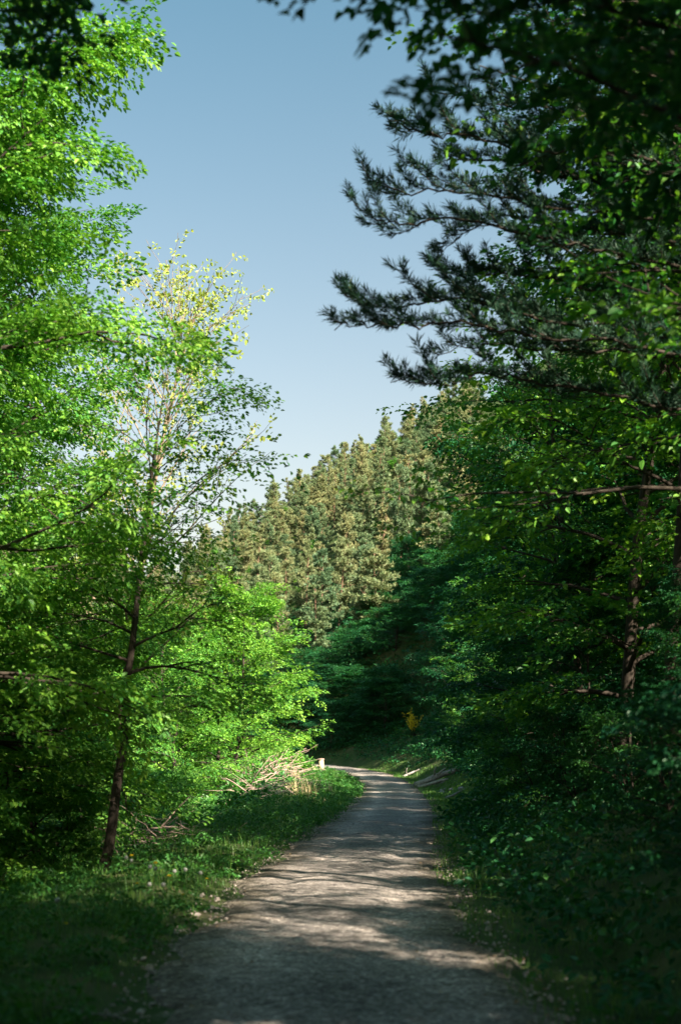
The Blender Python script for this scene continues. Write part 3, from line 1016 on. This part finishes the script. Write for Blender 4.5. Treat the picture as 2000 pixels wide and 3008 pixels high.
L_SLOPE = [(-7.5, 27, 0, .8), (-10.5, 31, 1, .9), (-7.0, 33, 1, .72), (-9.5, 38, 0, .85), (-13.5, 42, 1, 1.0), (-7.2, 41, 1, .7), (-10.5, 47, 0, .85), (-14.5, 53, 1, 1.0), (-8.6, 52, 0, .8),
           (-6.4, 46, 1, .6), (-18, 62, 0, 1.1), (-12, 60, 1, 1.0), (-5.6, 27, 1, .5), (-9, 22, 0, .6), (-11, 26, 1, .8)]
for i, (x, y, k, s) in enumerate(L_SLOPE):
    tree(B_MID[k], x, y, "young yellow-green beech on the slope falling away left of the road", i * 1.9, s, name="young_beech_tree", group="young beeches on the slope below the left verge")
tree(B_MID[0], -6.9, 62, "bushy yellow-green beech at the left of the sunlit pair before the bend", 2.0, 1.05, name="young_beech_tree")
tree(B_MID[1], -5.1, 69, "broad sunlit beech overhanging the verge just before the bend", .7, 1.15, name="young_beech_tree")
for i, (x, y, s) in enumerate([(-9.5, 72, 1.1), (-12, 80, 1.2), (-8.5, 84, 1.0), (-6.5, 77, .95), (-15, 90, 1.3), (-20, 80, 1.4), (-24, 95, 1.5), (-17, 104, 1.3)]):
    tree(B_MID[i % 2] if i % 3 else B_FAR[0], x, y, "leafy tree in the hollow behind the sunlit beeches at the bend", i * 1.1, s, name="beech_tree", group="leafy trees in the hollow left of the bend")

# ---------------------------------------------------------------- shrubs
for i, (d, e, s) in enumerate([(11, 1.9, .7), (13.5, 2.5, .6), (16.5, 2.4, .6), (20, 2.5, .65), (24, 2.3, .7), (28, 2.1, 1.), (33, 2.0, .9), (39, 2.2, 1.), (46, 3.0, 1.1), (53, 3.3, 1.1), (60, 3.4, 1.2),
                                (68, 3.4, 1.2), (77, 3.6, 1.3), (86, 4.6, 1.2), (12.5, 4.0, .9), (18, 4.2, 1.0), (22, 4.6, 1.1), (31, 4.4, 1.3)]):
    x, y = side(d, e)
    tree(SHRUB[i % 2], x, y, "low dark shrub on the foot of the right bank beside the gravel", i * 1.3, s, name="shrub", cat="shrub", group="low shrubs along the foot of the right bank", parts=("stems", "foliage"))
for i, (x, y, k, s) in enumerate([(-5.2, 18, 2, .8), (-6.3, 23, 2, 1.0), (-4.9, 25, 2, .7), (-5.2, 31, 2, .9), (-4.6, 36, 2, .7), (-5.4, 40, 2, 1.0), (-5.6, 15, 0, .9), (-4.8, 13, 1, .8), (-6.8, 19.5, 0, 1.2)]):
    tree(SHRUB[k], x, y, "leafy bush just over the edge of the left verge", i * 1.3, s, name="shrub", cat="shrub", group="bushes along the edge of the left verge", parts=("stems", "foliage"))

# ---------------------------------------------------------------- ground cover
def scatter(n, y0, y1, e0, e1, sgn, rg, power=1.6):
    """points beyond the road edge between y0 and y1, denser near the camera"""
    t = rg.random(n) ** power
    y = y0 + (y1 - y0) * t
    cx = np.interp(y, rc[rc[:, 0] > -5][:, 1], rc[rc[:, 0] > -5][:, 0])
    e = e0 + (e1 - e0) * rg.random(n)
    x = cx + sgn * (HALF + e)
    return x, y


def blades(g, rg, x, y, hmin, hmax, w, bend=.5):
    n = len(x)
    z = ground(x, y)
    h = rg.uniform(hmin, hmax, n) * (1 + .5 * np.clip(vnoise(x, y, .8, 5), -1, 1))
    az = rg.random(n) * 6.283
    ln = rg.uniform(.1, bend, n) * h
    ww = w * rg.uniform(.6, 1.3, n)
    px_, py_ = -np.sin(az) * ww / 2, np.cos(az) * ww / 2
    dx, dy = np.cos(az), np.sin(az)
    rows = []
    for f, wf, lf in ((0, 1, 0), (.55, .8, .3), (1, .12, 1.)):
        cx = x + dx * ln * lf
        cy2 = y + dy * ln * lf
        cz = z - .02 + h * f * (1 - .12 * lf)
        rows.append(np.stack([cx - px_ * wf, cy2 - py_ * wf, cz], 1))
        rows.append(np.stack([cx + px_ * wf, cy2 + py_ * wf, cz], 1))
    V = np.stack(rows, 1).reshape(-1, 3)
    F = (np.arange(n)[:, None, None] * 6 + np.array([(0, 1, 3, 2), (2, 3, 5, 4)])[None]).reshape(-1, 4)
    g.add(V, F, np.repeat(rg.random(n), 2))


rg = np.random.default_rng(33)
g = Geo()
x, y = scatter(95000, 6, 95, -.16, 5.2, -1, rg, 1.5)
keep = rg.random(len(x)) < .35 + .5 * (vnoise(x, y, .7, 1) > -.2)
s_, _, _ = roadinfo(x, y)
e_ = -s_ - HALF
keep &= rg.random(len(x)) < sstep(-.15, .5, e_)
x, y = x[keep], y[keep]
near = np.clip(y / 20, .8, 3.)
for lo, hi, w in ((0, 18, .006), (18, 35, .010), (35, 100, .02)):
    m = (y >= lo) & (y < hi)
    blades(g, rg, x[m], y[m], .05, .24, w, .9)
x, y = scatter(34000, 6, 95, -.16, 2.0, 1, rg, 1.5)
for lo, hi, w in ((0, 18, .006), (18, 35, .010), (35, 100, .02)):
    m = (y >= lo) & (y < hi)
    blades(g, rg, x[m], y[m], .05, .16, w, .9)
tag(link("grass", g.build("grass", M['grass'])), "short green grass growing along both verges of the gravel road", "grass", kind="stuff")

# leafy herbs: small flat sprays of leaves hugging the ground
g = Geo()
x, y = scatter(9000, 6.5, 90, .05, 5.5, -1, rg, 1.5)
keep = vnoise(x, y, 1.1, 7) > -.35
x, y = x[keep], y[keep]
sc_ = rg.uniform(.5, 1.1, len(x)) * np.interp(y, [8, 60], [.9, 1.5])
pos = np.stack([x, y, ground(x, y) + rg.uniform(.02, .20, len(x))], 1)
add_sprays(g, rg, pos, rg.random(len(x)) * 6.28, rg.uniform(-.1, .7, len(x)), sc_, 14, .22, .055, True, .5, .4)
tag(link("undergrowth", g.build("verge_herbs", M['herb'])), "low leafy weeds among the grass on the left verge", "weeds", kind="stuff")
g = Geo()
x, y = scatter(15000, 6.5, 110, .5, 16, 1, rg, 1.3)
s_, _, _ = roadinfo(x, y)
k_ = (s_ - HALF > np.interp(y, [35, 48, 110], [.4, 2.0, 2.4])) 
x, y = x[k_], y[k_]
pos = np.stack([x, y, ground(x, y) + rg.uniform(.02, .35, len(x))], 1)
add_sprays(g, rg, pos, rg.random(len(x)) * 6.28, rg.uniform(-.2, .6, len(x)), rg.uniform(.6, 1.4, len(x)) * np.interp(y, [8, 60], [1., 1.8]), 14, .36, .075, True, .5, .4)
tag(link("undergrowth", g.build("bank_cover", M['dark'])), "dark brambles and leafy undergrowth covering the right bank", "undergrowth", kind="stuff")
g = Geo()
n = 22000
x, y = rg.uniform(-34, 34, n), rg.uniform(86, 178, n)
s_, _, _ = roadinfo(x, y)
k_ = s_ - HALF > 1.2
x, y = x[k_], y[k_]
tall = np.interp((s_ - HALF)[k_], [1, 9], [.15, 1.0])
pos = np.stack([x, y, ground(x, y) + rg.uniform(.1, 1.0, len(x)) * tall], 1)
add_sprays(g, rg, pos, rg.random(len(x)) * 6.28, rg.uniform(-.2, .6, len(x)), rg.uniform(1.4, 2.8, len(x)) * (.35 + .65 * tall), 12, .5, .12, False, .6, .5)
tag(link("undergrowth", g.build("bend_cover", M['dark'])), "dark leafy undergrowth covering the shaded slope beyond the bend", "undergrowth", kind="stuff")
g = Geo()
x, y = scatter(9000, 10, 110, 3., 16, -1, rg, 1.3)
pos = np.stack([x, y, ground(x, y) + rg.uniform(.05, .45, len(x))], 1)
add_sprays(g, rg, pos, rg.random(len(x)) * 6.28, rg.uniform(-.2, .6, len(x)), rg.uniform(.7, 1.5, len(x)) * np.interp(y, [8, 60], [1., 1.8]), 14, .36, .075, True, .5, .4)
tag(link("undergrowth", g.build("slope_cover", M['herb'])), "leafy undergrowth on the slope below the left verge", "undergrowth", kind="stuff")

# loose stones on the road and along its edges
g = Geo()
n = 5200
y = 6 + 50 * rg.random(n) ** 1.5
cx = np.interp(y, rc[rc[:, 0] > -5][:, 1], rc[rc[:, 0] > -5][:, 0])
ed = np.where(rg.random(n) < .55, rg.normal(1.0, .12, n) * np.sign(rg.random(n) - .5), rg.uniform(-1, 1, n))
x = cx + ed * HALF
r = rg.uniform(.004, .014, n) * np.where(rg.random(n) < .04, 2.2, 1)
z = ground(x, y) + .02 + .02 * (1 - np.clip(np.abs(ed), 0, 1) ** 2)
cube = np.array([(-1, -1, -.6), (1, -1, -.6), (1, 1, -.6), (-1, 1, -.6), (-.7, -.6, .6), (.6, -.75, .6), (.7, .6, .6), (-.6, .7, .6)])
CF = np.array([(0, 3, 2, 1), (4, 5, 6, 7), (0, 1, 5, 4), (1, 2, 6, 5), (2, 3, 7, 6), (3, 0, 4, 7)])
a = rg.random(n) * 6.28
Rm = rotmats(a, rg.normal(0, .3, n), rg.normal(0, .3, n))
V = np.einsum('nij,kj->nki', Rm, cube) * r[:, None, None] * rg.uniform(.7, 1.3, (n, 1, 3)) + np.stack([x, y, z], 1)[:, None]
g.add(V.reshape(-1, 3), (np.arange(n)[:, None, None] * 8 + CF[None]).reshape(-1, 4))
tag(link("gravel", g.build("gravel", M['gravelstone'])), "loose gravel stones scattered over the road surface", "gravel", kind="stuff")

# fallen leaves and bits of litter on the road and its edges
g = Geo()
n = 520
y = 7 + 45 * rg.random(n) ** 1.4
cx = np.interp(y, rc[rc[:, 0] > -5][:, 1], rc[rc[:, 0] > -5][:, 0])
ed = np.where(rg.random(n) < .7, rg.normal(1.02, .10, n) * np.sign(rg.random(n) - .5), rg.uniform(-1, 1, n))
x = cx + ed * HALF
Vl, Fl = leaf_verts(n, rg.uniform(.025, .055, n), rg.uniform(.015, .03, n), True)
Rm = rotmats(rg.random(n) * 6.28, rg.normal(0, .25, n), rg.normal(0, .3, n))
V = np.einsum('nij,nkj->nki', Rm, Vl) + np.stack([x, y, ground(x, y) + .055], 1)[:, None]
g.add(V.reshape(-1, 3), (np.arange(n)[:, None, None] * 6 + Fl[None]).reshape(-1, 4), np.repeat(rg.random(n), 2))
tag(link("leaf_litter", g.build("leaf_litter", M['deadleaf'])), "dry fallen leaves scattered over the gravel road", "leaf litter", kind="stuff")

# ---------------------------------------------------------------- small things
def solid(name, mat, parent, build, smooth=True):
    g = Geo()
    build(g)
    return link(name, g.build(name, mat, smooth), parent)


def root(name, loc, label, cat, group=None, rz=0.):
    r = link(name, None, None, loc, (0, 0, rz))
    tag(r, label, cat, group)
    return r


# cut wooden post on the verge at the bend
px_, py_ = side(90, -1.1)
zz = gz(px_, py_)
r = root("wooden_post", (px_, py_, zz), "short pale wooden post standing at the road's edge by the bend", "post")
solid("shaft", M['postwood'], r, lambda g: g.tube([(0, 0, -.2), (.01, 0, .25), (.0, .01, .62)], [.17, .155, .16], 12))
solid("sawn_cap", M['deadwood'], r, lambda g: g.tube([(0, .01, .622), (0, .01, .69)], [.20, .19], 12))

# heap of cut brushwood along the crest of the verge
rg = np.random.default_rng(91)


def brushpile(label, pts, n, spread_, lo, hi, rad, name="brushwood_pile"):
    pts = np.array(pts, float)
    c = pts.mean(0)
    zc = gz(c[0], c[1])
    g = Geo()
    for k, rr_ in ((n // 5, rad * 2.2), (n, rad)):
        for i in range(k):
            t = rg.random() * (len(pts) - 1)
            j = min(len(pts) - 2, int(t))
            b = pts[j] + (pts[j + 1] - pts[j]) * (t - j) + rg.normal(0, spread_, 2)
            L = rg.uniform(lo, hi)
            a = rg.normal(.7, 1.3)
            h = rg.random() ** 1.6 * .5
            dv = np.array([math.cos(a), math.sin(a), rg.normal(.02, .26)])
            q = curve_path((b[0] - c[0], b[1] - c[1], gz(b[0], b[1]) - zc + h), dv, L, 5, rg, lift=-.03, wob=.16)
            g.tube(q, np.linspace(rr_ * rg.uniform(.5, 1.2), rr_ * .3, 5), 5)
    o = link(name, g.build("brushwood", M['deadwood'], True), None, (c[0], c[1], zc))
    tag(o, label, "brushwood", kind="stuff")
    return o


e1 = [side(d_, -e_) for d_, e_ in ((60, 4.3), (66, 4.7), (73, 5.0))]
brushpile("heap of pinkish dead branches on the crest of the sunlit verge", e1, 620, .55, .8, 2.2, .016)
e2 = [side(d_, -e_) for d_, e_ in ((45, 3.3), (50, 3.7), (55, 4.0))]
brushpile("loose scatter of dead brushwood at the verge's outer edge", e2, 160, .45, .6, 1.6, .013)
e3 = [side(d_, -e_) for d_, e_ in ((24, 2.7), (27, 2.9), (31, 3.1))]
brushpile("dry brown sticks behind the slim leaning tree", e3, 170, .35, .5, 1.3, .008)

# fallen wood and stones on the right-hand side
def log(x, y, L, rad, az, label, forks=2, name="fallen_log", seed=0, group=None):
    rg_ = np.random.default_rng(seed)
    z0_ = gz(x, y)
    r = root(name, (x, y, z0_), label, "log", group)
    dv = np.array([math.cos(az), math.sin(az), 0])
    pts = [np.array([0, 0, 0]) + dv * L * (t - .5) for t in np.linspace(0, 1, 6)]
    ends = [gz(x + pts[0][0], y + pts[0][1]) - z0_ + rad * .7, gz(x + pts[-1][0], y + pts[-1][1]) - z0_ + rad * .7]
    pts = [np.array([p_[0], p_[1], ends[0] + (ends[1] - ends[0]) * k_ / 5 + rg_.normal(0, rad * .12)]) for k_, p_ in enumerate(pts)]
    solid("log_body", M['greywood'], r, lambda g: g.tube(pts, np.linspace(rad, rad * .6, 6) * rg_.uniform(.85, 1.15, 6), 9))
    for k in range(forks):
        b = pts[rg_.integers(1, 5)]
        q = curve_path(b, (rg_.normal(0, .6), rg_.normal(0, .4), rg_.uniform(.4, 1)), L * rg_.uniform(.2, .35), 4, rg_, wob=.15)
        solid("branch_stub", M['greywood'], r, lambda g: g.tube(q, np.linspace(rad * .4, rad * .2, 4), 6))


x, y = side(71, 1.1)
log(x, y, 2.6, .17, .35, "grey fallen log with an upright stub lying on the right bank", 3, seed=4)
x, y = side(69.5, .7)
log(x, y, 1.5, .10, -.3, "smaller grey branch lying against the forked fallen log", 1, seed=5)
x, y = side(55, .9)
log(x, y, .75, .055, .5, "short pale stick of wood lying in the grass right of the road", 0, name="fallen_branch", seed=6)
x, y = side(56, 1.7)
log(x, y, 1.0, .03, .5, "thin pale stick leaning on the right bank above the short pale one", 0, name="fallen_branch", seed=7)
x, y = side(84, .9)
log(x, y, 1.6, .07, .8, "dark dead branch at the far right of the road near the bend", 2, name="fallen_branch", seed=8)


def stone(x, y, r_, label, seed, group=None):
    rg_ = np.random.default_rng(seed)
    nlat, nlon = 6, 9
    th = np.linspace(.25, math.pi - .25, nlat)
    V = []
    for t in th:
        for k in range(nlon):
            a_ = 2 * math.pi * k / nlon
            rr = r_ * (1 + .25 * math.sin(3 * a_ + seed) * math.sin(t) + rg_.normal(0, .08))
            V.append((rr * math.sin(t) * math.cos(a_) * 1.3, rr * math.sin(t) * math.sin(a_), rr * math.cos(t) * .7))
    F = [(i * nlon + k, (i + 1) * nlon + k, (i + 1) * nlon + (k + 1) % nlon, i * nlon + (k + 1) % nlon) for i in range(nlat - 1) for k in range(nlon)]
    V.append((0, 0, r_ * .7))
    V.append((0, 0, -r_ * .7))
    for k in range(0, nlon - 1, 2):
        F.append((len(V) - 2, k, k + 1, (k + 2) % nlon))
    o = link("stone", mesh_from("stone", V, F, M['rock'], False), None, (x, y, gz(x, y) + r_ * .25), (0, 0, rg_.random() * 6))
    tag(o, label, "stone", group)


for i, (d, e, r_) in enumerate([(63, .8, .13), (64.5, 1.0, .09), (61, 1.1, .10), (66, .9, .08), (57, 1.3, .12), (45, 1.2, .09), (70, 1.2, .12)]):
    x, y = side(d, e)
    stone(x, y, r_, "grey stone lying in the grass at the right edge of the road", i + 3, "stones along the right edge of the road")

# yellow broom in flower on the right bank
x, y = 5.0, 98.5
z0_ = gz(x, y)
r = root("flowering_broom", (x, y, z0_), "yellow flowering broom among the dark shrubs of the right bank", "shrub")
g = Geo()
rg = np.random.default_rng(12)
fp = []
for i in range(18):
    q = curve_path((rg.normal(0, .1), rg.normal(0, .1), 0), (rg.normal(-.12, .16), rg.normal(-.05, .15), 1), rg.uniform(1.1, 2.1), 7, rg, wob=.05)
    g.tube(q, np.linspace(.012, .004, 7), 4)
    for k in range(16):
        f = 2.2 + 3.75 * rg.random()
        j = min(5, int(f))
        fp.append(q[j] + (q[j + 1] - q[j]) * (f - j) + rg.normal(0, .03, 3))
link("stems", g.build("broom_stems", M['bark'], True), r)
g = Geo()
fp = np.array(fp)
add_sprays(g, rg, fp, rg.random(len(fp)) * 6.28, rg.normal(.3, .5, len(fp)), 1., 7, .10, .05, True, .9, .9)
link("flowers", g.build("broom_flowers", M['yellow']), r)

# dandelions on the left verge
g = Geo()
rg = np.random.default_rng(14)
n = 150
k = np.arange(n) + .5
ph, th = np.arccos(1 - 2 * k / n), math.pi * (1 + 5 ** .5) * k
D = np.stack([np.cos(th) * np.sin(ph), np.sin(th) * np.sin(ph), np.cos(ph)], 1)
for dvec in D:                                                  # each seed: a stalk with a little parasol of down
    u_ = unit(np.cross(dvec, (0.3, .5, .8)))
    v_ = np.cross(dvec, u_)
    c = dvec * .021
    g.add([dvec * .003 - u_ * .0004, dvec * .003 + u_ * .0004, c + u_ * .0004, c - u_ * .0004], [(0, 1, 2, 3)])
    for a_ in (0, 1.05, 2.1):
        w_ = u_ * math.cos(a_) + v_ * math.sin(a_)
        t_ = np.cross(dvec, w_)
        g.add([c + dvec * .004 - w_ * .0055 - t_ * .0009, c + dvec * .004 - w_ * .0055 + t_ * .0009, c + dvec * .004 + w_ * .0055 + t_ * .0009, c + dvec * .004 + w_ * .0055 - t_ * .0009], [(0, 1, 2, 3)])
CLOCK = g.build("seed_head", M['seed'])
g = Geo()
for ring, (cnt_, el_, ln_) in enumerate([(16, .15, .019), (14, .5, .017), (10, .95, .012)]):
    for k in range(cnt_):
        a_ = 2 * math.pi * (k + ring * .4) / cnt_
        dv = np.array([math.cos(a_) * math.cos(el_), math.sin(a_) * math.cos(el_), math.sin(el_)])
        t_ = np.array([-math.sin(a_), math.cos(a_), 0]) * .0028
        g.add([-t_ * .4, t_ * .4, dv * ln_ + t_, dv * ln_ - t_], [(0, 1, 2, 3)])
FLOWER = g.build("dandelion_petals", M['yellow'])


def stem_mesh(h, seed):
    g = Geo()
    q = curve_path((0, 0, -.03), (.05, .03, 1), h + .03, 5, np.random.default_rng(seed), wob=.04)
    g.tube(q, np.full(5, .0022), 5)
    return g.build("flower_stem", M['grass'], True), q[-1]


STEMS = [stem_mesh(.26, 1), stem_mesh(.32, 2), stem_mesh(.20, 3)]
clocks = [(385, 2528, 18.0), (378, 2545, 17.5), (512, 2558, 17.2), (458, 2570, 16.5), (432, 2600, 15.8), (440, 2618, 15.5), (545, 2585, 17.0), (180, 2675, 12.5), (590, 2588, 17.6), (478, 2622, 15.2)]
for i, (a_, b_, d_) in enumerate(clocks):
    w_ = P(a_, b_, d_)
    st, tip = STEMS[i % 3]
    r = root("dandelion_clock", (w_[0], w_[1], gz(w_[0], w_[1])), "white dandelion seed head on a stalk in the left verge", "dandelion", "white dandelion clocks on the left verge", i * 1.1)
    link("stem", st, r)
    link("seed_head", CLOCK, r, tip, (0, 0, i), (.95,) * 3)
ylw = [(387, 2568, 18.0), (600, 2600, 17), (410, 2650, 15), (494, 2630, 15.5), (205, 2740, 12), (530, 2665, 14.5), (460, 2596, 16.5), (693, 2468, 27), (705, 2480, 26)]
for i, (a_, b_, d_) in enumerate(ylw):
    w_ = P(a_, b_, d_)
    st, tip = STEMS[(i + 1) % 3]
    r = root("dandelion", (w_[0], w_[1], gz(w_[0], w_[1])), "yellow dandelion flower in the weeds of the left verge", "dandelion", "yellow dandelions on the left verge", i * 1.1)
    link("stem", st, r)
    link("petals", FLOWER, r, tip, (.2, 0, i), (1.3,) * 3)


# tufts of tall grass and dry stalks
def tuft(x, y, n, h, w, mat, label, seed, name="grass_tuft", group=None, rad=.10):
    rg_ = np.random.default_rng(seed)
    g = Geo()
    a_ = rg_.random(n) * 6.28
    q = rad * rg_.random(n) ** .5
    blades(g, rg_, x + q * np.cos(a_), y + q * np.sin(a_), h * .55, h, w, .45)
    V = np.vstack(g.V)
    z0_ = gz(x, y)
    g.V = [V - np.array([x, y, z0_], np.float32)]
    o = link(name, g.build(name, M[mat]), None, (x, y, z0_))
    tag(o, label, "grass", group)


for i, (a_, b_, d_, h_, n_) in enumerate([(378, 2680, 13.6, .55, 46), (395, 2610, 15.5, .40, 30), (560, 2600, 16.5, .34, 26), (470, 2640, 14.8, .3, 24), (330, 2700, 12.9, .35, 26)]):
    w_ = P(a_, b_, d_)
    tuft(w_[0], w_[1], n_, h_, .007, 'grass', "tuft of tall green grass rising from the weeds of the left verge", i + 50, group="tall grass tufts on the left verge")
for i, (d_, e_, h_, n_) in enumerate([(50, 1.7, .75, 60), (52, 2.3, .7, 50), (48, 2.4, .6, 40), (54, 1.2, .6, 40), (45, 1.0, .4, 40), (57, 2.8, .8, 60), (60, 2.0, .7, 60), (63, 3.0, .7, 60), (41, 1.6, .45, 40)]):
    x, y = side(d_, -e_)
    tuft(x, y, n_, h_, .02, 'straw', "clump of dry straw-coloured stalks on the sunny verge before the bend", i + 70, group="dry grass clumps before the bend", rad=.35)

# thin fallen twig at the bottom left corner
p0 = P(170, 2995, 9.2)
q = [P(a_, b_, 9.3) for a_, b_ in ((150, 2985), (215, 3000), (275, 2993), (335, 2998), (385, 3015))]
q = [np.array([w_[0], w_[1], gz(w_[0], w_[1]) + .035]) for w_ in q]
r = root("fallen_twig", (q[2][0], q[2][1], q[2][2]), "thin pale twig lying on the ground at the bottom left", "twig")
solid("twig_stem", M['greywood'], r, lambda g: g.tube(np.array(q) - q[2], [.009, .008, .007, .006, .004], 6))
